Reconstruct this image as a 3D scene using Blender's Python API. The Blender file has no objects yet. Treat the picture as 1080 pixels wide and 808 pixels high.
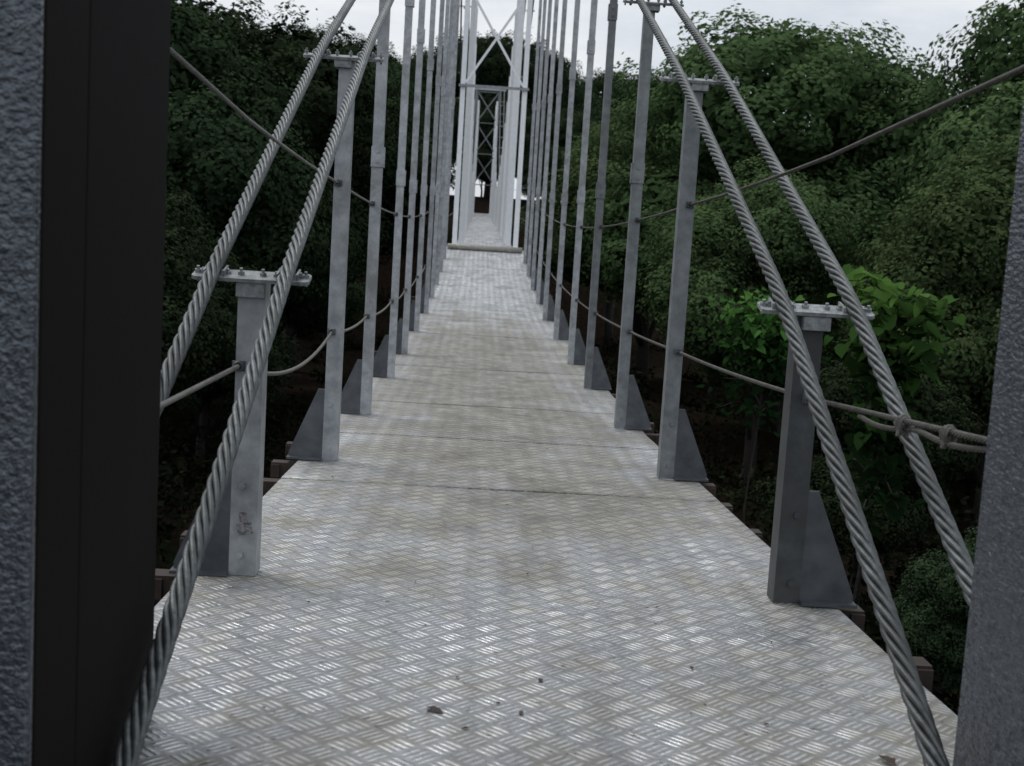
import bpy, math, random
import numpy as np
from mathutils import Matrix, Vector
random.seed(7); rng=np.random.default_rng(7)
EYE=8.0; CX=0.159
scene=bpy.context.scene
scene.view_settings.view_transform='Standard'; scene.view_settings.look='None'; scene.view_settings.exposure=0

# ------------------------------------------------------------ node helpers
class NT:
    def __init__(s,mat):
        mat.use_nodes=True; s.t=mat.node_tree; s.t.nodes.clear()
    def n(s,typ,**kw):
        nd=s.t.nodes.new(typ)
        for k,v in kw.items():
            if k=='inp':
                for a,b in v.items(): nd.inputs[a].default_value=b
            else: setattr(nd,k,v)
        return nd
    def l(s,a,b): s.t.links.new(a,b)
    def math(s,op,a,b=None,c=None,clamp=False):
        nd=s.t.nodes.new('ShaderNodeMath'); nd.operation=op; nd.use_clamp=clamp
        for i,v in enumerate((a,b,c)):
            if v is None: continue
            if isinstance(v,(int,float)): nd.inputs[i].default_value=v
            else: s.l(v,nd.inputs[i])
        return nd.outputs[0]
    def ramp(s,fac,stops):
        nd=s.t.nodes.new('ShaderNodeValToRGB'); e=nd.color_ramp.elements
        e[0].position=stops[0][0]; e[0].color=(*stops[0][1],1)
        e[1].position=stops[-1][0]; e[1].color=(*stops[-1][1],1)
        for p,c in stops[1:-1]:
            k=e.new(p); k.color=(*c,1)
        s.l(fac,nd.inputs[0]); return nd.outputs[0]
    def noise(s,vec,scale,detail=4,rough=.6):
        nd=s.n('ShaderNodeTexNoise',inp={'Scale':scale,'Detail':detail,'Roughness':rough})
        if vec is not None: s.l(vec,nd.inputs['Vector'])
        return nd.outputs['Fac']
    def mixc(s,f,a,b):
        nd=s.n('ShaderNodeMix',data_type='RGBA')
        for sock,v in ((nd.inputs[0],f),(nd.inputs[6],a),(nd.inputs[7],b)):
            if isinstance(v,(int,float)): sock.default_value=v
            elif isinstance(v,tuple): sock.default_value=(*v,1)
            else: s.l(v,sock)
        return nd.outputs[2]
def simple_metal(name,c1,c2,metal=.6,rough=(.38,.6),scale=9,bump=.15,bscale=60,bdist=.002,tint=None,spec=None,tscale=3.1,stretch=None):
    m=bpy.data.materials.new(name); t=NT(m)
    g=t.n('ShaderNodeNewGeometry'); oi=t.n('ShaderNodeObjectInfo'); P=g.outputs['Position']
    if stretch:
        q=t.n('ShaderNodeMapping'); q.inputs['Scale'].default_value=stretch; t.l(P,q.inputs['Vector']); PB=q.outputs[0]
    else: PB=P
    f=t.noise(PB,scale,5,.65)
    col=t.ramp(f,[(.3,c1),(.7,c2)])
    if tint:
        f3=t.noise(P,tscale,4,.7)
        k=t.math('MULTIPLY',t.math('SUBTRACT',f3,.5),5,clamp=True)
        col=t.mixc(k,col,tint)
    v=t.math('MULTIPLY_ADD',oi.outputs['Random'],.3,.85)
    hsv=t.n('ShaderNodeHueSaturation'); t.l(col,hsv.inputs['Color']); t.l(v,hsv.inputs['Value'])
    b=t.n('ShaderNodeBsdfPrincipled',inp={'Metallic':metal})
    if spec is not None: b.inputs['Specular IOR Level'].default_value=spec
    t.l(hsv.outputs[0],b.inputs['Base Color'])
    r=t.math('MULTIPLY_ADD',f,rough[1]-rough[0],rough[0]); t.l(r,b.inputs['Roughness'])
    bf=t.noise(PB,bscale,2,.5)
    bp=t.n('ShaderNodeBump',inp={'Strength':bump,'Distance':bdist}); t.l(bf,bp.inputs['Height']); t.l(bp.outputs[0],b.inputs['Normal'])
    o=t.n('ShaderNodeOutputMaterial'); t.l(b.outputs[0],o.inputs[0]); return m
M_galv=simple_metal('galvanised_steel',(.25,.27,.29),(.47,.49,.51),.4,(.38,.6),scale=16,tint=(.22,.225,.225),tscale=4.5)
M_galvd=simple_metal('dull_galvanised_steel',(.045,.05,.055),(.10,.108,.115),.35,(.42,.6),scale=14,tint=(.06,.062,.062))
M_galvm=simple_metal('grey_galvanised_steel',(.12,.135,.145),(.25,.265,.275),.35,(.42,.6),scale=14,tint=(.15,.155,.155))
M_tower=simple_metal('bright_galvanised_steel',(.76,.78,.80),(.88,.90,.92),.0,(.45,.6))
M_gusset=simple_metal('dull_zinc_plate',(.05,.055,.062),(.12,.13,.14),.3,(.5,.65))
M_plate=simple_metal('rough_zinc_plate',(.13,.14,.15),(.36,.38,.38),.4,(.45,.7),scale=45,bump=.5,bscale=120)
M_cable=simple_metal('wire_rope_steel',(.045,.05,.052),(.145,.158,.16),.55,(.34,.55),scale=40,bump=.6,bscale=420,bdist=.001,tint=(.055,.06,.058))
M_rope=simple_metal('thin_wire_rope_steel',(.055,.053,.048),(.15,.145,.13),.35,(.45,.7),scale=30,bump=.5,bscale=500,bdist=.001)
M_bar=simple_metal('worn_pale_pipe',(.30,.28,.24),(.48,.46,.42),.2,(.45,.7),scale=20)
M_ham=simple_metal('hammered_grey_paint',(.06,.07,.083),(.15,.168,.19),.55,(.16,.32),scale=70,bump=1.0,bscale=125,bdist=.006)
M_ham2=simple_metal('hammered_blue_grey_paint',(.024,.03,.039),(.115,.132,.16),.6,(.12,.30),scale=110,bump=1.0,bscale=130,bdist=.010,stretch=(1,.38,1))
M_dark=simple_metal('painted_shade_black',(.0032,.0026,.0024),(.007,.0058,.0054),.0,(.7,.9),scale=18,bump=.2,bscale=110,spec=.12)  # near-black colour paints in the shade on the left column's inner side
M_beam=simple_metal('weathered_brown_timber',(.018,.013,.010),(.052,.033,.025),0,(.7,.9),scale=16,bump=.4,bscale=90)
M_conc=simple_metal('weathered_concrete',(.22,.22,.2),(.36,.35,.33),0,(.8,.95),scale=5,bump=.4,bscale=40)
M_red=simple_metal('faded_dark_paint',(.035,.026,.027),(.30,.29,.29),.2,(.6,.8),scale=95)
M_dead=simple_metal('dry_leaf',(.02,.014,.01),(.07,.042,.028),0,(.7,.9))
M_bark=simple_metal('bark',(.012,.010,.009),(.035,.028,.022),0,(.8,.95),scale=6,bump=.7,bscale=25,bdist=.02)

# tread plate
def tread_mat():
    m=bpy.data.materials.new('aluminium_tread_plate'); t=NT(m)
    g=t.n('ShaderNodeNewGeometry'); oi=t.n('ShaderNodeObjectInfo')
    P=g.outputs['Position']
    nv=t.n('ShaderNodeTexNoise',inp={'Scale':5.0,'Detail':2}); t.l(P,nv.inputs['Vector'])
    off=t.n('ShaderNodeVectorMath',operation='SCALE'); t.l(nv.outputs['Color'],off.inputs[0]); off.inputs['Scale'].default_value=.012
    ad=t.n('ShaderNodeVectorMath',operation='ADD'); t.l(P,ad.inputs[0]); t.l(off.outputs[0],ad.inputs[1])
    mp=t.n('ShaderNodeMapping'); mp.inputs['Rotation'].default_value=(0,0,math.radians(45)); mp.inputs['Scale'].default_value=(1/.064,)*3
    t.l(ad.outputs[0],mp.inputs['Vector']); sp=t.n('ShaderNodeSeparateXYZ'); t.l(mp.outputs[0],sp.inputs[0])
    x,y=sp.outputs[0],sp.outputs[1]
    fl=t.math('ADD',t.math('FLOOR',x),t.math('FLOOR',y)); par=t.math('FLOORED_MODULO',fl,2)
    fx=t.math('FRACT',x); fy=t.math('FRACT',y)
    d=t.math('SUBTRACT',fy,fx)
    a=t.math('MULTIPLY_ADD',d,par,fx); b_=t.math('SUBTRACT',fy,t.math('MULTIPLY',d,par))
    sn=t.math('SINE',t.math('MULTIPLY',a,math.pi*4)); s2=t.math('MULTIPLY',sn,sn)
    mr=t.n('ShaderNodeMapRange',interpolation_type='SMOOTHSTEP'); t.l(s2,mr.inputs[0]); mr.inputs[1].default_value=.05; mr.inputs[2].default_value=1.0
    bb=t.math('ABSOLUTE',t.math('SUBTRACT',b_,.5))
    mr2=t.n('ShaderNodeMapRange',interpolation_type='SMOOTHSTEP'); t.l(bb,mr2.inputs[0]); mr2.inputs[1].default_value=.20; mr2.inputs[2].default_value=.47; mr2.inputs[3].default_value=1; mr2.inputs[4].default_value=0
    H=t.math('MULTIPLY',mr.outputs[0],mr2.outputs[0])
    big=t.noise(P,1.5,6,.7); med=t.noise(P,6,6,.75); fine=t.noise(P,45,3,.7)
    mpw=t.n('ShaderNodeMapping'); mpw.inputs['Scale'].default_value=(1.9,.7,1); mpw.inputs['Location'].default_value=(3.3,1.7,0); t.l(P,mpw.inputs['Vector'])
    wear=t.noise(mpw.outputs[0],2.3,6,.75)
    wearc=t.math('MULTIPLY',t.math('SUBTRACT',wear,.43),6,clamp=True)
    spw=t.n('ShaderNodeSeparateXYZ'); t.l(P,spw.inputs[0])
    def band(y0,y1,a0,a1):
        q=t.n('ShaderNodeMapRange',interpolation_type='SMOOTHSTEP'); t.l(spw.outputs[1],q.inputs[0]); q.inputs[1].default_value=y0; q.inputs[2].default_value=y1; q.inputs[3].default_value=a0; q.inputs[4].default_value=a1; return q.outputs[0]
    wornk=t.math('MULTIPLY_ADD',t.math('SUBTRACT',t.noise(P,6,5,.75),.44),4.5,.5,clamp=True)
    wornk=t.math('MULTIPLY_ADD',wornk,.8,.2)
    H=t.math('MULTIPLY',H,wornk)
    cell=t.math('MULTIPLY',t.math('MULTIPLY',par,mr2.outputs[0]),wornk)
    mpb=t.n('ShaderNodeMapping'); mpb.inputs['Scale'].default_value=(.35,2.4,1); t.l(P,mpb.inputs['Vector'])
    bandn=t.noise(mpb.outputs[0],1.0,4,.6)
    mpl=t.n('ShaderNodeMapping'); mpl.inputs['Scale'].default_value=(5.5,.22,1); t.l(P,mpl.inputs['Vector'])
    lane=t.noise(mpl.outputs[0],1.0,4,.6)
    dz=t.math('MULTIPLY',band(2.8,6.2,0,1),band(12.0,20,1,-.25))
    cx=t.math('ABSOLUTE',t.math('SUBTRACT',spw.outputs[0],CX)); q=t.n('ShaderNodeMapRange',interpolation_type='SMOOTHSTEP'); t.l(cx,q.inputs[0]); q.inputs[1].default_value=.25; q.inputs[2].default_value=.85; q.inputs[3].default_value=1; q.inputs[4].default_value=.45
    dz=t.math('MULTIPLY',dz,q.outputs[0])
    dirt=t.math('ADD',t.math('MULTIPLY',big,1.3),t.math('MULTIPLY',med,1.2))
    dirt=t.math('ADD',dirt,t.math('MULTIPLY_ADD',bandn,1.0,-.5))
    dirt=t.math('ADD',dirt,t.math('MULTIPLY_ADD',lane,.9,-.45))
    dirt=t.math('ADD',dirt,t.math('MULTIPLY_ADD',dz,.58,-1.18))
    dirt=t.math('ADD',dirt,t.math('MULTIPLY_ADD',oi.outputs['Random'],.24,-.12))
    dirt=t.math('MULTIPLY',dirt,1.8,clamp=True)
    dirt=t.math('MULTIPLY',dirt,t.math('MULTIPLY_ADD',H,-.35,.97))
    metal=t.ramp(fine,[(.3,(.54,.55,.565)),(.7,(.78,.79,.80))])
    lo=t.math('MULTIPLY_ADD',H,.50,.53)
    lo=t.math('ADD',lo,t.math('MULTIPLY',cell,.07))
    lo=t.math('MULTIPLY',lo,t.math('MULTIPLY_ADD',wearc,-.45,1.18))
    hs=t.n('ShaderNodeHueSaturation'); t.l(metal,hs.inputs['Color']); t.l(lo,hs.inputs['Value'])
    dc=t.ramp(med,[(.3,(.11,.102,.083)),(.7,(.285,.268,.222))])
    dh=t.n('ShaderNodeHueSaturation'); t.l(dc,dh.inputs['Color']); t.l(t.math('MULTIPLY_ADD',cell,.20,t.math('MULTIPLY_ADD',H,.25,.84)),dh.inputs['Value'])
    col=t.mixc(dirt,hs.outputs[0],dh.outputs[0])
    sm=t.noise(P,26,5,.8); spk=t.math('MULTIPLY',t.math('SUBTRACT',sm,.605),14,clamp=True)
    col=t.mixc(t.math('MULTIPLY',spk,.8),col,(.05,.045,.035))
    b=t.n('ShaderNodeBsdfPrincipled'); t.l(col,b.inputs['Base Color'])
    t.l(t.math('MULTIPLY_ADD',dirt,-.7,.85),b.inputs['Metallic'])
    r=t.math('ADD',t.math('MULTIPLY_ADD',dirt,.30,.28),t.math('MULTIPLY',med,.14))
    r=t.math('ADD',r,t.math('MULTIPLY',wearc,.18)); t.l(r,b.inputs['Roughness'])
    hh=t.math('ADD',H,t.math('MULTIPLY',med,2.8))
    bp=t.n('ShaderNodeBump',inp={'Strength':.85,'Distance':.0034}); t.l(hh,bp.inputs['Height']); t.l(bp.outputs[0],b.inputs['Normal'])
    o=t.n('ShaderNodeOutputMaterial'); t.l(b.outputs[0],o.inputs[0]); return m
M_tread=tread_mat()

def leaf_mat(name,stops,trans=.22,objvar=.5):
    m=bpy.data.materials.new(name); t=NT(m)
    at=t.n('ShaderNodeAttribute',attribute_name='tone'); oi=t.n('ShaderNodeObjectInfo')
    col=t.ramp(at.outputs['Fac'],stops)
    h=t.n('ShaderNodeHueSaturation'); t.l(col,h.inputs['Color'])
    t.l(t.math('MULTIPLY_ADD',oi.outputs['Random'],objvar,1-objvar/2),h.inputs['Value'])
    t.l(t.math('MULTIPLY_ADD',oi.outputs['Random'],.03,.485),h.inputs['Hue'])
    o=t.n('ShaderNodeOutputMaterial')
    b=t.n('ShaderNodeBsdfDiffuse'); t.l(h.outputs[0],b.inputs['Color'])
    if trans==0:
        t.l(b.outputs[0],o.inputs[0]); return m
    tr=t.n('ShaderNodeBsdfTranslucent'); t.l(h.outputs[0],tr.inputs[0])
    mx=t.n('ShaderNodeMixShader'); mx.inputs[0].default_value=trans
    t.l(b.outputs[0],mx.inputs[1]); t.l(tr.outputs[0],mx.inputs[2]); t.l(mx.outputs[0],o.inputs[0]); return m
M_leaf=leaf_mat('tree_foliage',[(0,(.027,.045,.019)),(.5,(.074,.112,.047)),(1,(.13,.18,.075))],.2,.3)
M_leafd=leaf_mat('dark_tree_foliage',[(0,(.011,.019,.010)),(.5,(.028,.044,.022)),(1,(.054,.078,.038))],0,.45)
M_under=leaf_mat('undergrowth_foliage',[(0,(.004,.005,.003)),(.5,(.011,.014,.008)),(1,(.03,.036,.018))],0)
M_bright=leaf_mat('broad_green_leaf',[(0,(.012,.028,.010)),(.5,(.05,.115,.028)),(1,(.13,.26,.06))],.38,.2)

def ground_mat():
    m=bpy.data.materials.new('leaf_litter_soil'); t=NT(m); g=t.n('ShaderNodeNewGeometry')
    a=t.noise(g.outputs['Position'],.35,8,.7); b0=t.noise(g.outputs['Position'],5,6,.7)
    c=t.ramp(b0,[(.3,(.007,.0055,.0045)),(.7,(.030,.022,.017))]); gr=t.ramp(b0,[(.3,(.005,.007,.004)),(.7,(.015,.02,.009))])
    col=t.mixc(t.math('MULTIPLY',t.math('SUBTRACT',a,.5),6,clamp=True),c,gr)
    b=t.n('ShaderNodeBsdfDiffuse'); t.l(col,b.inputs['Color'])
    bp=t.n('ShaderNodeBump',inp={'Strength':.6,'Distance':.1}); t.l(b0,bp.inputs['Height']); t.l(bp.outputs[0],b.inputs['Normal'])
    o=t.n('ShaderNodeOutputMaterial'); t.l(b.outputs[0],o.inputs[0]); return m
M_ground=ground_mat()

# ------------------------------------------------------------ mesh helpers
WL={}
def link(o): scene.collection.objects.link(o); return o
def obj(name,mesh,loc=(0,0,0),parent=None):
    o=bpy.data.objects.new(name,mesh); link(o); o.location=loc; WL[o]=Vector(loc)
    if parent is not None:
        o.parent=parent; o.matrix_parent_inverse=Matrix.Translation(-WL[parent])
    return o
def mk(name,V,F,mat,smooth=False):
    me=bpy.data.meshes.new(name); me.from_pydata([tuple(v) for v in V],[],[tuple(f) for f in F]); me.materials.append(mat)
    if smooth: me.polygons.foreach_set('use_smooth',[True]*len(me.polygons))
    me.update(); return me
class B:
    def __init__(s): s.V=[]; s.F=[]
    def box(s,x0,x1,y0,y1,z0,z1,R=None,c=None):
        n=len(s.V); vs=[Vector(p) for p in [(x0,y0,z0),(x1,y0,z0),(x1,y1,z0),(x0,y1,z0),(x0,y0,z1),(x1,y0,z1),(x1,y1,z1),(x0,y1,z1)]]
        if R is not None: vs=[R@(v-Vector(c))+Vector(c) for v in vs]
        s.V+=vs; s.F+=[tuple(n+i for i in f) for f in [(0,3,2,1),(4,5,6,7),(0,1,5,4),(1,2,6,5),(2,3,7,6),(3,0,4,7)]]
    def prism(s,pts,d):
        n=len(s.V); k=len(pts); d=Vector(d); s.V+=[Vector(p) for p in pts]+[Vector(p)+d for p in pts]
        s.F+=[tuple(n+i for i in reversed(range(k))),tuple(n+k+i for i in range(k))]+[(n+i,n+(i+1)%k,n+k+(i+1)%k,n+k+i) for i in range(k)]
    def cyl(s,a,b,r,k=8,r2=None):
        a=Vector(a); b=Vector(b); t=(b-a).normalized(); u=t.orthogonal().normalized(); w=t.cross(u); n=len(s.V); r2=r if r2 is None else r2
        for p,rr in ((a,r),(b,r2)):
            for i in range(k):
                q=2*math.pi*i/k; s.V.append(p+(u*math.cos(q)+w*math.sin(q))*rr)
        s.F+=[tuple(n+i for i in reversed(range(k))),tuple(n+k+i for i in range(k))]+[(n+i,n+(i+1)%k,n+k+(i+1)%k,n+k+i) for i in range(k)]
    def tube(s,pts,rad,k=8):
        pts=[Vector(p) for p in pts]; n=len(s.V)
        for i,p in enumerate(pts):
            t=(pts[min(i+1,len(pts)-1)]-pts[max(i-1,0)]).normalized(); u=t.cross(Vector((0,1,.01))).normalized()
            if u.length<.1: u=t.orthogonal().normalized()
            w=t.cross(u); r=rad[i] if hasattr(rad,'__len__') else rad
            for j in range(k):
                q=2*math.pi*j/k; s.V.append(p+(u*math.cos(q)+w*math.sin(q))*r)
        for i in range(len(pts)-1):
            for j in range(k): s.F.append((n+i*k+j,n+i*k+(j+1)%k,n+(i+1)*k+(j+1)%k,n+(i+1)*k+j))
        s.F+=[tuple(n+i for i in reversed(range(k))),tuple(n+(len(pts)-1)*k+i for i in range(k))]
    def mesh(s,name,mat,smooth=False): return mk(name,s.V,s.F,mat,smooth)

# ------------------------------------------------------------ profiles
K1=3.43; K2=5.65
py=[0.5,2.2,K1,K2,7.47,9.65,11.5,13.7,15.7,18,20.7,23,25.2]
pz=[-.90,-.95,-.987,-1.073,-1.115,-1.135,-1.115,-1.07,-1.0,-.88,-.69,-.47,-.21]
pf=np.polyfit(py,pz,5)
def deck(y):
    y=np.asarray(y,float); a=np.polyval(pf,np.clip(y,.3,25.2)); b=-.21+(y-25.2)*1.54/46.8
    return np.where(y<=25.2,a,b)+EYE
T1,T2=25.2,72.0
def cablez(y):
    y=np.asarray(y,float)
    a=np.interp(y,[.6,2.02,K1,K2,7.47,9.65,25.2],[-1.67,-.89,-.115,.80,1.475,2.37,9.2])
    m=50.0; u1=(m-y)/(m-T1); u2=(y-m)/(T2-m)
    b=2.0+np.where(y<m,7.2*u1**2,6.6*u2**2)
    c=8.6-(y-T2)*.38
    return np.where(y<=T1,a,np.where(y<=T2,b,c))+EYE

bridge=obj('suspension_footbridge',None,(CX,1.0,EYE-1.0))
bridge['label']='galvanised steel suspension footbridge with tread plate deck and wire ropes'
bridge['category']='footbridge'

# deck panels
def panel(y0,y1,hw,i,nx=26):
    ny=max(4,int((y1-y0)/.06)); hw0,hw1=hw if isinstance(hw,tuple) else (hw,hw)
    r=random.Random(i); ph=[r.uniform(0,6) for _ in range(6)]; jx=r.uniform(-.014,.014)
    V=[];F=[]
    ys=np.linspace(y0+.002,y1-.002,ny)
    for lay in (0,-.006):
        for y in ys:
            f=(y-y0)/(y1-y0); h=hw0+(hw1-hw0)*f; dz=float(deck(y)); e=math.sin(math.pi*f)**2 if y<25 else 1
            for k in range(nx):
                x=-h+2*h*k/(nx-1)
                w=e*(.0034*math.sin(3.1*x+2.7*y+ph[0])+.0020*math.sin(7*x-4.3*y+ph[1])+.0014*math.sin(9*y+ph[2]))
                w+=(1-e)*.0010*(1-2*f)*(1+math.sin(5*x+ph[3]))
                V.append((x+jx,y-y0,dz+w+lay-float(deck(y0))))
    N=nx*ny
    for a in range(ny-1):
        for k in range(nx-1):
            p=a*nx+k; F.append((p,p+1,p+nx+1,p+nx)); F.append((N+p,N+p+nx,N+p+nx+1,N+p+1))
    for k in range(nx-1):
        F.append((k,N+k,N+k+1,k+1)); p=(ny-1)*nx+k; F.append((p,p+1,N+p+1,N+p))
    for a in range(ny-1):
        p=a*nx; F.append((p,p+nx,N+p+nx,N+p)); p=a*nx+nx-1; F.append((p,N+p,N+p+nx,p+nx))
    me=mk('deck_panel',V,F,M_tread,True)
    n_top=2*(ny-1)*(nx-1); me.polygons.foreach_set('use_smooth',[i2<n_top for i2 in range(len(me.polygons))])
    o=obj('deck_panel',me,(CX,y0,float(deck(y0))),bridge); return o
panel(.4,1.95,.64,0)
yy=[1.95,5.12,6.65,8.2,10.6,13.6,16.6,19.6,22.4,25.2]
def hwf(y): return float(np.interp(y,[0,14,18,30],[.93,.93,.83,.80]))
for i in range(9): panel(yy[i],yy[i+1],(hwf(yy[i]),hwf(yy[i+1])),i+1)
ys=list(np.linspace(25.2,72.0,17))
for i in range(16): panel(ys[i],ys[i+1],.62,40+i,nx=6)
panel(72.0,78,.62,60,nx=6)

# stringers
for sx in (-.52,.52):
    b=B(); Y=np.linspace(.4,78,90)
    for i in range(len(Y)-1):
        y0,y1=Y[i],Y[i+1]; z0,z1=float(deck(y0))-.10,float(deck(y1))-.10; m=len(b.V)
        for (y,z) in ((y0,z0),(y1,z1)):
            b.V+=[Vector((sx-.03,y,z-.1)),Vector((sx+.03,y,z-.1)),Vector((sx+.03,y,z)),Vector((sx-.03,y,z))]
        b.F+=[(m,m+4,m+5,m+1),(m+1,m+5,m+6,m+2),(m+2,m+6,m+7,m+3),(m+3,m+7,m+4,m)]
    b.V=[v-Vector((0,1,EYE-1)) for v in b.V]
    obj('deck_stringer',b.mesh('deck_stringer',M_gusset),(CX,1.0,EYE-1.0),bridge)
# cross beams
bb=B(); bb.box(-1.03,1.03,-.035,.035,-.09,-.012); bb.box(-1.03,-.99,-.045,-.035,-.08,-.02); bb.box(.99,1.03,-.045,-.035,-.08,-.02)
me_b=bb.mesh('cross_beam',M_beam)
y=2.45
for i in range(42):
    if y>24.9: break
    o=obj('cross_beam',me_b,(CX+random.uniform(-.05,.03),y,float(deck(y))),bridge); y+=.56+random.uniform(-.06,.06)

def cxs(y,s):
    y=np.asarray(y,float)
    return s*.80+(np.interp(y,[1.9,K1,K2],[0,.026,0]) if s<0 else 0*y)

# ------------------------------------------------------------ hanger posts
def clampmesh(L=.160,low=0):
    b=B(); R=Matrix.Rotation(math.radians(14),3,'X')
    z0=-.036-low
    pts=[(-L,-.03,z0),(-L+.01,-.042,z0),(L-.01,-.042,z0),(L,-.03,z0),(L,.03,z0),(L-.01,.042,z0),(-L+.01,.042,z0),(-L,.03,z0)]
    b.prism(pts,(0,0,.010+low*.3))
    for s in (-.1,.1):
        for t in (-.027,.027):
            b.box(s+t-.003,s+t+.003,-.03,.03,z0+.01,-.010)
            b.cyl((s+t*1.25,0,-.050-low),(s+t*1.25,0,-.012),.0045,6); b.cyl((s+t*1.25,0,-.046-low),(s+t*1.25,0,z0),.009,6); b.cyl((s+t*1.25,0,-.027),(s+t*1.25,0,-.019),.009,6)
    for s in (-L+.012,-.03,.03,L-.012): b.cyl((s,0,-.05-low),(s,0,-.008),.005,6); b.cyl((s,0,-.027),(s,0,-.017),.010,6)
    b.V=[R@v for v in b.V]
    b.box(-.038,.038,-.025,.045,-.085,-.048)
    return b.mesh('clamp_plate',M_plate)
me_clamp=clampmesh(); me_clamp2=clampmesh(.178,.010)
def gus(s):
    b=B(); b.prism([(0,0,.002),(s*.155,0,.002),(s*.155,0,.03),(s*.03,0,.33),(0,0,.33)],(0,.009,0))
    b.box(min(0,s*.16),max(0,s*.16),-.03,.04,.001,.011)
    return b.mesh('gusset_plate',M_gusset)
me_g={-1:gus(-1),1:gus(1)}
def clipmesh():
    b=B(); b.box(-.018,.018,-.010,.0,-.014,.014)
    ring=[(.012*math.cos(a),-.014,.012*math.sin(a)) for a in np.linspace(0,2*math.pi,9)]
    b.tube(ring,.004,6)
    b.cyl((-.013,-.014,0),(-.013,.026,0),.004,6); b.cyl((.013,-.014,0),(.013,.026,0),.004,6); b.cyl((.013,.01,0),(.013,.020,0),.008,6)
    return b.mesh('rope_clip',M_gusset)
me_clip=clipmesh()
HY=[K1,K2,7.47,9.65,11.47,13.7,15.7,17.7,19.6,21.5,23.4]+list(np.arange(27.2,71.5,1.6))+[74,76]
posts={}
for iy,y in enumerate(HY):
    dz=float(deck(y)); h=float(cablez(y))-dz-.05; inner=.75 if y<14 else .73
    if y>25: inner=.47
    for s in (-1,1):
        inn=inner-(.016 if (s<0 and iy==0) else 0)
        b=B(); w=[.076,.070,.064][iy] if iy<3 else (.056 if y<25 else .105); t=.009
        b.box(min(0,s*w),max(0,s*w),0,t,.0,h)
        b.box(min(0,s*t),max(0,s*t),t,w,.0,h)
        if h>2.2 and y<25:
            for zc in (1.55,2.9):
                if zc+.1<h:
                    b.box(min(-s*.004,s*(w+.004)),max(-s*.004,s*(w+.004)),-.009,-.001,zc-.06,zc+.06)
                    b.box(min(-s*.010,-s*.001),max(-s*.010,-s*.001),-.001,w*.9,zc-.06,zc+.06)
                    for zz in (zc-.03,zc+.03): b.cyl((s*w/2,-.017,zz),(s*w/2,-.008,zz),.010,6)
        if y<25:
            for zz in (.06,.26): b.cyl((s*w*.6,-.010,zz),(s*w*.6,0,zz),.010,6)
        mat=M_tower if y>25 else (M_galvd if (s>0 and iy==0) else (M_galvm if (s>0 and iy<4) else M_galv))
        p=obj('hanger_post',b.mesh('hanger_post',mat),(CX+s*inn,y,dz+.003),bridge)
        posts[(iy,s)]=p
        c=obj('clamp_plate',me_clamp2 if iy in (1,2) else me_clamp,(CX+float(cxs(y,s)),y+.0,float(cablez(y))),p)
        if y<25:
            obj('gusset_plate',me_g[s],(CX+s*(inn+w),y+.001,dz+.004),p)
            obj('rope_clip',me_clip,(CX+s*.80,y,dz+.60),p)
            if h>1.35: obj('rope_clip',me_clip,(CX+s*.80,y,dz+1.275),p)
cu=bpy.data.curves.new('mark','FONT'); cu.body='E\nLE'; cu.size=.042; cu.align_x='CENTER'; cu.space_line=.75; cu.extrude=.0004; cu.offset=.0022
to=bpy.data.objects.new('tmp',cu); link(to); bpy.context.view_layer.update()
dg=bpy.context.evaluated_depsgraph_get(); tm=bpy.data.meshes.new_from_object(to.evaluated_get(dg)); bpy.data.objects.remove(to)
tm.materials.clear(); tm.materials.append(M_red); tm.transform(Matrix.Rotation(math.radians(90),4,'X')@Matrix.Rotation(math.radians(10),4,'Z'))
o=obj('painted_mark',tm,(CX-.732-.040,K1-.0012,float(deck(K1))+.155),posts[(0,-1)])
o['label']='small smudged dark painted letters'

# ------------------------------------------------------------ ropes
def strand_mesh(b,P,D,n,pitch,k):
    rs=D/6; R=D/3
    T=np.gradient(P,axis=0); T/=np.linalg.norm(T,axis=1)[:,None]
    X=np.array([1.,0,0]); Bv=X-T*(T@X)[:,None]; Bv/=np.linalg.norm(Bv,axis=1)[:,None]; N=np.cross(T,Bv)
    s=np.concatenate([[0],np.cumsum(np.linalg.norm(np.diff(P,axis=0),axis=1))])
    L=len(P)
    for j in range(n):
        th=2*np.pi*(s/pitch+j/n); C=P+R*(np.cos(th)[:,None]*N+np.sin(th)[:,None]*Bv)
        base=len(b.V)
        for m in range(k):
            q=2*np.pi*m/k; ring=C+rs*.99*(np.cos(q)*N+np.sin(q)*Bv)
            b.V+= [tuple(v) for v in ring]
        for m in range(k):
            a=base+m*L; c=base+((m+1)%k)*L
            b.F+=[(a+i,a+i+1,c+i+1,c+i) for i in range(L-1)]
def rope(name,yfun,xs,D,pitch,y0,yn,yend,mat,step,k,ym=None):
    b=B(); Y=np.arange(y0,yn,step)
    P=np.stack([np.full_like(Y,0)+xs(Y),Y,yfun(Y)],1); strand_mesh(b,P,D,6,pitch,k)
    ym=ym or yn
    if ym>yn:
        Y=np.arange(yn-step,ym,step*2.5); P=np.stack([xs(Y),Y,yfun(Y)],1); strand_mesh(b,P,D,6,pitch,4)
    if yend>ym:
        Y=np.arange(ym-.1,yend,.5); b.tube([(float(xs(v)),v,float(yfun(v))) for v in Y],D*.48,8)
    Y=np.arange(y0,ym,.08); b.tube([(float(xs(v)),v,float(yfun(v))) for v in Y],D*.2,5)
    o0=Vector((float(xs(y0)),y0,float(yfun(y0)))); b.V=[Vector(v)-o0 for v in b.V]
    return obj(name,b.mesh(name,mat,True),o0,bridge)
def cz(y):
    y=np.asarray(y,float); return (cablez(y-.12)+cablez(y)+cablez(y+.12))/3
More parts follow.
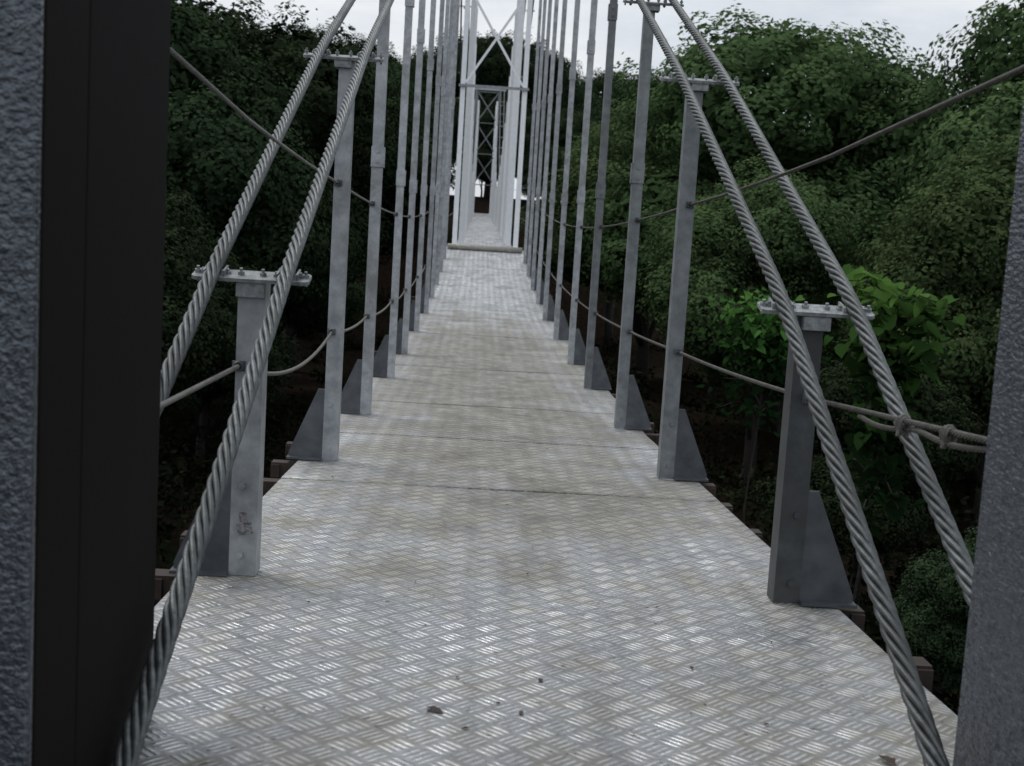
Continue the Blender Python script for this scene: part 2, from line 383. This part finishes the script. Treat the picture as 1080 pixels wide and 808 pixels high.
for s in (-1,1):
    for d in (-.1,.1):
        rope('main_cable',cz,lambda v,s=s,d=d: CX+(cxs(np.asarray(v,float)-.15,s)+cxs(np.asarray(v,float)+.15,s))/2+d,.044,.32,.6,8.5,96,M_cable,.016,7,ym=16)
def rail(hh,sagv,s):
    ex=.03 if hh>1 else (.03 if s>0 else -.03)
    def f(y):
        y=np.asarray(y,float); base=deck(y)+hh+np.clip(K1-y,0,3)*ex
        out=base.copy()
        for i in range(len(HY)-1):
            a,c=HY[i],HY[i+1]
            u=(y-a)/(c-a); sg=sagv if i==0 else sagv*.3
            out=out-np.where((u>0)&(u<1),4*sg*u*(1-u),0)
        return out
    return f
for s in (-1,1):
    for hh,sg in ((1.275,.006),(.60,.085 if s<0 else .008)):
        y0=2.28 if s<0 else 2.14
        rope('handrail_rope',rail(hh,sg,s),lambda v,s=s: CX+s*(.80+0*np.asarray(v,float)),.0125 if hh>1 else .0145,.10,y0,9,72,M_rope,.010,5,ym=13)
b=B(); fz=rail(.60,.008,1)
P=[]
for y in np.arange(2.15,2.98,.010):
    u=(y-2.15)/.83; P.append((CX+.80+.007*math.sin(13*u),y,float(fz(y))-.015-.010*math.sin(math.pi*u*2)**2))
P=np.array(P); strand_mesh(b,P,.0135,6,.10,5)
o0=Vector(P[0]); b.V=[Vector(v)-o0 for v in b.V]
obj('rope_tail',b.mesh('rope_tail',M_rope,True),o0,bridge)
for y in (2.40,2.66):
    b=B()
    b.box(-.011,.011,-.009,.009,-.028,-.021); b.tube([(-.009,0,-.032),(-.009,0,.006),(-.004,0,.011),(.004,0,.011),(.009,0,.006),(.009,0,-.032)],.0036,6)
    b.cyl((-.009,0,-.034),(-.009,0,-.028),.006,6); b.cyl((.009,0,-.034),(.009,0,-.028),.006,6)
    b.tube([(.011*math.cos(a),-.02+.04*a/25,-.008+.017*math.sin(a)) for a in np.linspace(0,25,60)],.003,5)
    obj('rope_grip',b.mesh('rope_grip',M_rope),(CX+.80,y,float(fz(y))),bridge)

# ------------------------------------------------------------ towers
def ang(b,p,q,w,t,y):
    p=Vector((p[0],0,p[1])); q=Vector((q[0],0,q[1])); d=(q-p).normalized(); n=Vector((-d.z,0,d.x))*w/2
    b.prism([p-n+Vector((0,y,0)),p+n+Vector((0,y,0)),q+n+Vector((0,y,0)),q-n+Vector((0,y,0))],(0,t,0))
def tower(y,height,groundz,portal,ph,mat,mat2,br=.05):
    dz=float(deck(y)); L=.62; w=.048
    b=B()
    for s in (-1,1):
        x=s*L
        b.box(x-w,x+w,-.07,-.058,groundz-dz,height); b.box(x-w,x+w,.058,.07,groundz-dz,height); b.box(x-.006,x+.006,-.058,.058,groundz-dz,height)
        b.box(x-.09,x+.09,-.1,.1,.004,.02)
    t=obj('bridge_tower',b.mesh('bridge_tower',mat),(CX,y,dz),bridge)
    z=portal
    while z+ph<=height+.01:
        b=B(); ang(b,(-L+.05,z+.06),(L-.05,z+ph-.04),br,.008,-.082); ang(b,(L-.05,z+.06),(-L+.05,z+ph-.04),br,.008,-.094)
        obj('cross_brace',b.mesh('cross_brace',mat),(CX,y,dz),t); z+=ph
    z=portal
    while z<=height+.01:
        b=B(); b.box(-L-.08,L+.08,-.125,-.10,z-.025,z+.025); b.box(-L-.08,L+.08,-.10,-.075,z-.025,z-.019)
        obj('cross_bar',b.mesh('cross_bar',mat2),(CX,y,dz),t); z+=ph
    b=B(); b.box(-1.0,1.0,-.12,.12,height,height+.12)
    for s in (-1,1):
        for d in (-.1,.1): b.cyl((s*.8+d-.03,0,height+.12),(s*.8+d+.03,0,height+.12),.10,14)
    obj('saddle_beam',b.mesh('saddle_beam',M_galv),(CX,y,dz),t)
    b=B(); b.box(-1.1,1.1,-.6,.6,groundz-dz-.5,groundz-dz+.9); b.box(-.9,.9,-.4,.4,groundz-dz+.9,groundz-dz+1.2)
    obj('concrete_footing',b.mesh('concrete_footing',M_conc),(CX,y,dz),t)
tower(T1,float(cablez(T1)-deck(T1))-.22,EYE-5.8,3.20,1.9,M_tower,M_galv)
tower(T2,float(cablez(T2)-deck(T2))-.22,EYE-1.0,1.7,1.75,M_galvm,M_galvm,.07)
b=B(); b.cyl((-.75,0,.05),(.75,0,.05),.055,12)
for s in (-1,1): b.box(s*.5-.03,s*.5+.03,-.05,.05,.0,.03)
obj('threshold_bar',b.mesh('threshold_bar',M_bar,True),(CX,24.85,float(deck(24.85))+.004),bridge)

# ------------------------------------------------------------ end frame columns
def column(x0,x1,y0,y1,dark):
    z0=EYE-2.2; z1=EYE+1.9; h=z1-z0
    b=B()
    if dark: b.box(x0,x1,y0,y0+.02,0,h)
    else: b.box(x0,x1,y0,y1,0,h)
    b.box(x0-.03,x1+.03,y0-.03,y1+.03,-.2,-.0)
    b.V=[Vector((v.x-(x0+x1)/2,v.y-y0,v.z)) for v in b.V]
    c=obj('frame_column',b.mesh('frame_column',M_ham if dark else M_ham2),((x0+x1)/2,y0,z0),bridge)
    m=c.modifiers.new('bev','BEVEL'); m.width=.006; m.segments=2
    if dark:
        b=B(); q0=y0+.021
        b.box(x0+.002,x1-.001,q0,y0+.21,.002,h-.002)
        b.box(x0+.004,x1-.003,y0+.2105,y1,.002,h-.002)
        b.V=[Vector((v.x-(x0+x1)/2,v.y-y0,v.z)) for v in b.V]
        o=obj('column_web',b.mesh('column_web',M_dark),((x0+x1)/2,y0,z0),c)  # body of the left column, its shade put into the colour
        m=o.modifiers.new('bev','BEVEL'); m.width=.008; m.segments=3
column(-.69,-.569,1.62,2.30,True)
column(.931,1.03,1.3,2.16,False)

# ------------------------------------------------------------ terrain
def gh(x,y):
    x=np.asarray(x,float); y=np.asarray(y,float)
    def ss(a,b,v): t=np.clip((v-a)/(b-a),0,1); return t*t*(3-2*t)
    z=-5.3+.35*np.sin(x*.21+1)*np.cos(y*.17)+.2*np.sin(x*.6+y*.45)
    near=ss(7,.8,y); z=z*(1-near)+(-1.45)*near
    far=ss(60,73,y); z=z*(1-far)+(1.1)*far
    side=ss(14,60,np.abs(x)); z=z+side*3.5*(1-far)*(1-near)+ss(77,86,y)*1.7
    return z+EYE
gx=np.concatenate([-np.geomspace(400,42,14),np.linspace(-40,40,90),np.geomspace(42,400,14)])
gy=np.concatenate([-np.geomspace(300,6,12),np.linspace(-4,90,110),np.geomspace(92,700,16)])
X,Y=np.meshgrid(gx,gy); Z=gh(X,Y); nxg=len(gx)
V=np.stack([X.ravel(),Y.ravel(),Z.ravel()],1)
F=[(a*nxg+k,a*nxg+k+1,(a+1)*nxg+k+1,(a+1)*nxg+k) for a in range(len(gy)-1) for k in range(nxg-1)]
g=obj('ground',mk('ground',V,F,M_ground,True)); g['kind']='structure'

# ------------------------------------------------------------ foliage
def leaves_mesh(name,C,S,tone,mat,rs,elong=1.5,nrm=None):
    n=len(C)
    d=rs.normal(size=(n,3)); d[:,2]*=.7
    if nrm is not None:
        d-=nrm*(d*nrm).sum(1)[:,None]*.82
    d/=np.linalg.norm(d,axis=1)[:,None]
    e=rs.normal(size=(n,3))
    if nrm is not None: e-=nrm*(e*nrm).sum(1)[:,None]*.82
    e-=d*(e*d).sum(1)[:,None]; e/=np.linalg.norm(e,axis=1)[:,None]
    S=S[:,None]; a=C-d*S*.5*elong; c=C+d*S*.5*elong; b_=C+e*S*.42-d*S*.1; f=C-e*S*.42-d*S*.1
    V=np.stack([a,b_,c,f],1).reshape(-1,3); loops=np.arange(4*n); starts=np.arange(0,4*n,4)
    me=bpy.data.meshes.new(name); me.vertices.add(len(V)); me.vertices.foreach_set('co',V.ravel())
    me.loops.add(len(loops)); me.loops.foreach_set('vertex_index',loops.astype(np.int32)); me.polygons.add(len(starts))
    me.polygons.foreach_set('loop_start',starts.astype(np.int32)); me.materials.append(mat)
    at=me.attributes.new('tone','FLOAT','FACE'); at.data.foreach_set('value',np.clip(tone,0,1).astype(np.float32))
    me.update(calc_edges=True); return me
def make_tree(seed,H=12,R=4.6,base=1.6,ncl=120,nl=640,leaf=.092,mat=None):
    rs=np.random.default_rng(seed); rr=random.Random(seed)
    mid=(H+base)/2; hz=(H-base)/2
    masses=[]
    for i in range(9):
        a=i*2.4+rs.uniform(-.4,.4); zz=rs.uniform(-.6,.75); rr_=math.sqrt(1-zz*zz)*rs.uniform(.45,.62)
        masses.append((np.array([rr_*R*math.cos(a),rr_*R*math.sin(a),mid+zz*hz*.62]),R*rs.uniform(.36,.52)))
    masses.append((np.array([0,0,mid+hz*.5]),R*.5)); masses.append((np.array([0,0,mid-.1*hz]),R*.6))
    C=[];T=[];NN=[];cs=[];SS=[]
    for mc,mr in masses:
        mt=rs.uniform(-.05,.10); k=int(ncl*(mr/R)**2*.70)+8
        for i in range(k):
            z=1-1.85*(i+.5)/k; th=i*2.399963+rs.uniform(-.3,.3); q=math.sqrt(max(0,1-z*z)); d0=np.array([q*math.cos(th),q*math.sin(th),z])
            r=rs.uniform(.45,.88); c=mc+d0*np.array([mr,mr,mr*.85])*rs.uniform(.74,1.0); cs.append(c)
            n=int(nl*r*r); d=rs.normal(size=(n,3)); d/=np.linalg.norm(d,axis=1)[:,None]
            p=c+d*(r*rs.uniform(.25,1.05,size=n)**.5)[:,None]*np.array([1,1,.8]); C.append(p)
            nn=d*.45+d0*.55+np.array([0,0,.25]); nn/=np.linalg.norm(nn,axis=1)[:,None]; NN.append(nn)
            T.append(mt+rs.uniform(0,.14)+.26+.20*d[:,2]+.14*d0[2]+rs.uniform(-.05,.09,size=n)); SS.append(rs.uniform(.7,1.4,size=n)*leaf)  # undersides of clumps and masses toned darker: occlusion shade painted into leaf colour
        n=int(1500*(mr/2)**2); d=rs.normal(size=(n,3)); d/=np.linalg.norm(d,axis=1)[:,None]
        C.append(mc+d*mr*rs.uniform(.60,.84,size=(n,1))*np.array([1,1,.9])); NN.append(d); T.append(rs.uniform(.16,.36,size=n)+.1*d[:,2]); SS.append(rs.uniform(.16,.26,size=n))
    n=1200; idx=rs.integers(0,len(cs),n); d=rs.normal(size=(n,3)); d/=np.linalg.norm(d,axis=1)[:,None]
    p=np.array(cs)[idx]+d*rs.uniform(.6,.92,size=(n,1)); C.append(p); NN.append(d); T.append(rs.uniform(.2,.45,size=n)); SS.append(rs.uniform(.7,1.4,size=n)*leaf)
    C=np.concatenate(C); T=np.concatenate(T); NN=np.concatenate(NN); SS=np.concatenate(SS)
    keep=np.ones(len(C),bool)
    for mc,mr in masses: keep&=(np.linalg.norm(C-mc,axis=1)>mr*.55)
    C,T,NN,SS=C[keep],T[keep],NN[keep],SS[keep]
    H=float(np.percentile(C[:,2],99.7))
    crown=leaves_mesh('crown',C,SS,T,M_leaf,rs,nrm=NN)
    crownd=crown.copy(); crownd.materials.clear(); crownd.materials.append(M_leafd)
    b=B(); tp=[(0,0,-.4)]; x=y_=0
    for k in range(1,7): x+=rr.uniform(-.18,.18); y_+=rr.uniform(-.18,.18); tp.append((x,y_,H*.75*k/6))
    b.tube(tp,[.26*(1-k/7.5) for k in range(7)],9)
    for k in range(14):
        c=cs[rr.randrange(len(cs))]; j=rr.randint(1,4); s0=Vector(tp[j]); e=Vector(c); m=s0.lerp(e,.5)+Vector((0,0,rr.uniform(.1,.6)))
        b.tube([s0,m,e],[.10,.06,.02],6)
    trunk=b.mesh('trunk',M_bark,True); return trunk,(crown,crownd),H
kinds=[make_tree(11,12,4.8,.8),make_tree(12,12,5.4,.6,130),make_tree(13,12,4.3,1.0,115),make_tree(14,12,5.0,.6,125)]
tn=0
def place_tree(x,y,ztop,k=None,ws=1.0,dark=0):
    global tn
    k=tn%4 if k is None else k; tr,cr,H=kinds[k]; gz=float(gh(x,y)); s=(ztop+EYE-gz)/H
    e=bpy.data.objects.new('tree',None); link(e); e.location=(x,y,gz); e.rotation_euler=(0,0,random.uniform(0,6.28)); e.scale=(s*ws,s*ws,s)
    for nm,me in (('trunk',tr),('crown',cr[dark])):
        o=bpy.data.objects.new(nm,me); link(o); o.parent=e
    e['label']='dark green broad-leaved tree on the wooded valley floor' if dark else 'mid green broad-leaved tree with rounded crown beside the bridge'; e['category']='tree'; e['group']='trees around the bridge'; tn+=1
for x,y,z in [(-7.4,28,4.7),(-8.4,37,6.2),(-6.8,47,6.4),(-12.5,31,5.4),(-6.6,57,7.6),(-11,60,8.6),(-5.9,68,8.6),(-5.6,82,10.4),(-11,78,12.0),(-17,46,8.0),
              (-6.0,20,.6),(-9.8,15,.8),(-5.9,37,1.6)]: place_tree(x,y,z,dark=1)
for x,y,z,k,ws,dk in [(8.7,35,6.25,1,1.15,0),(6.6,47,5.5,0,1.1,0),(13.6,30.0,6.7,3,.92,0),(6.9,62,6.3,2,1,0),(6.0,82,8.6,None,1,1),(12.5,50,5.3,None,1,0),(19,42,6.4,None,1,0),(13,80,9.0,None,1,0),
              (6.3,27,1.8,2,1,0),(10.4,24,2.4,0,1,0),(14.5,23,3.2,3,1,0),(6.2,18.5,-1.4,2,1,1),(9.2,15.5,-1.8,1,1,1),(5.6,12.5,-2.8,2,1,1),(-5.6,13,-1.8,2,1,1),(-5.4,25,-.5,0,1,1)]: place_tree(x,y,z,k,ws,dk)
for x,y,z in [(0.5,92,14.6),(-4.5,94,13.5),(5,96,14.0),(-10,100,15),(10.5,102,14.0),(-1.4,87,9.5),(1.9,88,9.5),(-4.2,79,6.0),(4.6,79,6.0),(0.1,84.5,6.0),(-3.2,84,5.8),(3.4,84,5.8)]: place_tree(x,y,z,dark=1)

# undergrowth
rs=np.random.default_rng(5); C=[];T=[];S=[]
for q in range(1050):
    x=rs.uniform(-22,24); y=rs.uniform(6.5,72)
    if rs.random()<.6: y=rs.uniform(6.5,34)
    if q<260: x=rs.uniform(-9,12); y=rs.uniform(5.5,18)
    if y>50 and abs(x)<3.5: continue
    hmax=.6 if abs(x)<1.9 else 1.5
    gz=float(gh(x,y)); r=rs.uniform(.5,1.3); n=120; d=rs.normal(size=(n,3)); d/=np.linalg.norm(d,axis=1)[:,None]; d[:,2]=abs(d[:,2])
    p=np.array([x,y,gz])+d*np.array([r,r,r*hmax*rs.uniform(.4,1)])*rs.uniform(.3,1.05,size=(n,1)); C.append(p); ct=rs.uniform(0,.5); T.append(ct+.2*d[:,2]+rs.uniform(-.1,.3,size=n)); S.append(np.full(n,rs.uniform(.07,.16)))
u=obj('undergrowth',leaves_mesh('undergrowth',np.concatenate(C),np.concatenate(S),np.concatenate(T),M_under,rs)); u['kind']='stuff'
u['label']='dark tangled undergrowth covering the valley floor'; u['category']='undergrowth'

# broad-leaved saplings
def sapling(x,y,ztop,spread,nbr,nleaf,ls,seed,label,mat,f0=.72,gs=.06,hang=0):
    rr=random.Random(seed); gz=float(gh(x,y)); H=ztop+EYE-gz
    e=bpy.data.objects.new('sapling',None); link(e); e.location=(x,y,gz); WL[e]=Vector((x,y,gz))
    b=B(); tp=[(0,0,-.2)]; px=0;pyy=0
    for k in range(1,9): px+=rr.uniform(-.05,.05); pyy+=rr.uniform(-.05,.05); tp.append((px,pyy,H*.93*k/8))
    b.tube(tp,[.018*(1-k/10) for k in range(9)],8); tips=[]
    for k in range(nbr):
        f=rr.uniform(f0,1); i=min(7,int(f*8)); s0=Vector(tp[i]).lerp(Vector(tp[i+1]),rr.random()); a=rr.uniform(0,6.28); L=spread*(1.6-f)*rr.uniform(.4,1.1)
        e1=s0+Vector((math.cos(a)*L,math.sin(a)*L,L*rr.uniform(-.1-hang,.6))); m=s0.lerp(e1,.5)+Vector((0,0,.08)); b.tube([s0,m,e1],[.008,.006,.003],5); tips.append((s0,m,e1,(f-f0)/(1-f0)))
    t=bpy.data.objects.new('trunk',b.mesh('trunk',M_bark,True)); link(t); t.parent=e
    V=[];F=[];tone=[]
    shp=[(0,0),(.38,-.12),(.52,.18),(.36,.62),(0,1.05),(-.36,.62),(-.52,.18),(-.38,-.12)]
    for _ in range(nleaf):
        s0,m,e1,f=tips[rr.randrange(len(tips))]; q=rr.uniform(.15,1.08); c=(s0.lerp(m,q*2) if q<.5 else m.lerp(e1,(q-.5)*2))+Vector([rr.gauss(0,gs) for _ in range(3)])
        sz=ls*rr.uniform(.5,1.15); a=rr.uniform(0,6.28); R=Matrix.Rotation(a,3,'Z')@Matrix.Rotation(rr.uniform(-1.1,.25),3,'X')@Matrix.Rotation(rr.gauss(0,.35),3,'Y')
        n=len(V)
        V.append(c+R@Vector((0,.4*sz,-.06*sz)))
        for (u_,v_) in shp: V.append(c+R@Vector((u_*sz,v_*sz,abs(u_)*sz*.25-.12*v_*v_*sz)))
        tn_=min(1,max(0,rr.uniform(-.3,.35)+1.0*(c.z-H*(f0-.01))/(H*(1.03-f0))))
        for j in range(8): F.append((n,n+1+j,n+1+(j+1)%8)); tone.append(tn_)
    me=mk('crown',V,F,mat,True); at=me.attributes.new('tone','FLOAT','FACE'); at.data.foreach_set('value',tone)
    c=bpy.data.objects.new('crown',me); link(c); c.parent=e
    e['label']=label; e['category']='sapling'
sapling(2.62,7.6,.10,.48,44,560,.115,3,'young tree with large bright heart-shaped leaves beside the deck',M_bright,.83,.065,.2)
sapling(3.40,14.5,-.40,.85,50,1000,.10,5,'light green bushy young tree below the deck',M_bright,.84,.12,.2)

# ------------------------------------------------------------ fallen leaves on the deck
lm=[]
for q in range(3):
    rr=random.Random(q); pts=[(0,0),(.25,.28),(.16,.7),(0,1),(-.2,.62),(-.22,.25)]
    V=[(0,.5,.05)]+[(u*.9,v,rr.uniform(.02,.3)*abs(u)*2) for u,v in pts]; F=[(0,1+j,1+(j+1)%6) for j in range(6)]
    lm.append(mk('fallen_leaf',[(a*.05,b*.05,c*.05) for a,b,c in V],F,M_dead))
fixed=[(-.05,2.42),(.85,2.22),(-.12,3.45),(-.2,3.15),(.5,2.45),(.1,2.9),(-.31,3.9),(.55,3.3)]
for i in range(70):
    if i<len(fixed): x,y=fixed[i]
    else: x=random.uniform(-.6,.85); y=2.3+8*random.random()**1.6
    o=bpy.data.objects.new('fallen_leaf',lm[i%3]); link(o); o.location=(x,y,float(deck(y))+.004); o.rotation_euler=(0,0,random.uniform(0,6.28)); s=random.uniform(.18,.55) if i>1 else 1.0; o.scale=(s,s,s)
    o['label']='small dry brown leaf lying on the deck'; o['category']='leaf'; o['group']='fallen leaves on the deck'

# ------------------------------------------------------------ light
SUN_EL,SUN_AZ=math.radians(54),math.radians(-50)
w=bpy.data.worlds.new('World'); scene.world=w; w.use_nodes=True; t=w.node_tree; t.nodes.clear()
N=t.nodes.new; LK=t.links.new
sky=N('ShaderNodeTexSky'); sky.sky_type='NISHITA'; sky.sun_disc=False; sky.sun_elevation=SUN_EL; sky.sun_rotation=SUN_AZ; sky.dust_density=3
bg1=N('ShaderNodeBackground'); LK(sky.outputs[0],bg1.inputs[0]); bg1.inputs[1].default_value=.09
tc=N('ShaderNodeTexCoord'); sp=N('ShaderNodeSeparateXYZ'); LK(tc.outputs['Generated'],sp.inputs[0])
mp=N('ShaderNodeMapping'); mp.inputs['Scale'].default_value=(1,1,3.5); LK(tc.outputs['Generated'],mp.inputs[0])
no=N('ShaderNodeTexNoise'); no.inputs['Scale'].default_value=3.2; no.inputs['Detail'].default_value=7; no.inputs['Roughness'].default_value=.6; LK(mp.outputs[0],no.inputs['Vector'])
cr=N('ShaderNodeValToRGB'); cr.color_ramp.elements[0].position=.35; cr.color_ramp.elements[0].color=(.62,.68,.76,1); cr.color_ramp.elements[1].position=.65; cr.color_ramp.elements[1].color=(.95,.97,.99,1); LK(no.outputs['Fac'],cr.inputs[0])
mr=N('ShaderNodeMapRange'); LK(sp.outputs[2],mr.inputs[0]); mr.inputs[1].default_value=.1; mr.inputs[2].default_value=1; mr.inputs[3].default_value=1.0; mr.inputs[4].default_value=1.3
bg2=N('ShaderNodeBackground'); LK(cr.outputs[0],bg2.inputs[0]); LK(mr.outputs[0],bg2.inputs[1])
mx=N('ShaderNodeMixShader'); mx.inputs[0].default_value=.85; LK(bg1.outputs[0],mx.inputs[1]); LK(bg2.outputs[0],mx.inputs[2])
ow=N('ShaderNodeOutputWorld'); LK(mx.outputs[0],ow.inputs[0])
sd=bpy.data.lights.new('sun','SUN'); sd.energy=1.1; sd.angle=math.radians(18); sd.color=(1,.97,.93)
so=bpy.data.objects.new('sun',sd); link(so)
dirv=Vector((math.sin(SUN_AZ)*math.cos(SUN_EL),math.cos(SUN_AZ)*math.cos(SUN_EL),math.sin(SUN_EL)))
so.rotation_euler=dirv.to_track_quat('Z','Y').to_euler()

# ------------------------------------------------------------ camera
cd=bpy.data.cameras.new('camera'); cam=bpy.data.objects.new('camera',cd); link(cam); scene.camera=cam
cd.sensor_width=36; cd.lens=1300/1080*36; cd.clip_end=2000; cd.clip_start=.05
cd.dof.use_dof=True; cd.dof.focus_distance=4.6; cd.dof.aperture_fstop=7.0
yaw=math.radians(2.0); p=math.radians(6.62); r=math.radians(3.5)
f=Vector((math.sin(yaw)*math.cos(p),math.cos(yaw)*math.cos(p),-math.sin(p))); r0=Vector((math.cos(yaw),-math.sin(yaw),0)); u0=r0.cross(f)
rt=r0*math.cos(r)+u0*math.sin(r); up=u0*math.cos(r)-r0*math.sin(r)
M=Matrix((rt,up,-f)).transposed().to_4x4(); M.translation=Vector((0,0,EYE)); cam.matrix_world=M
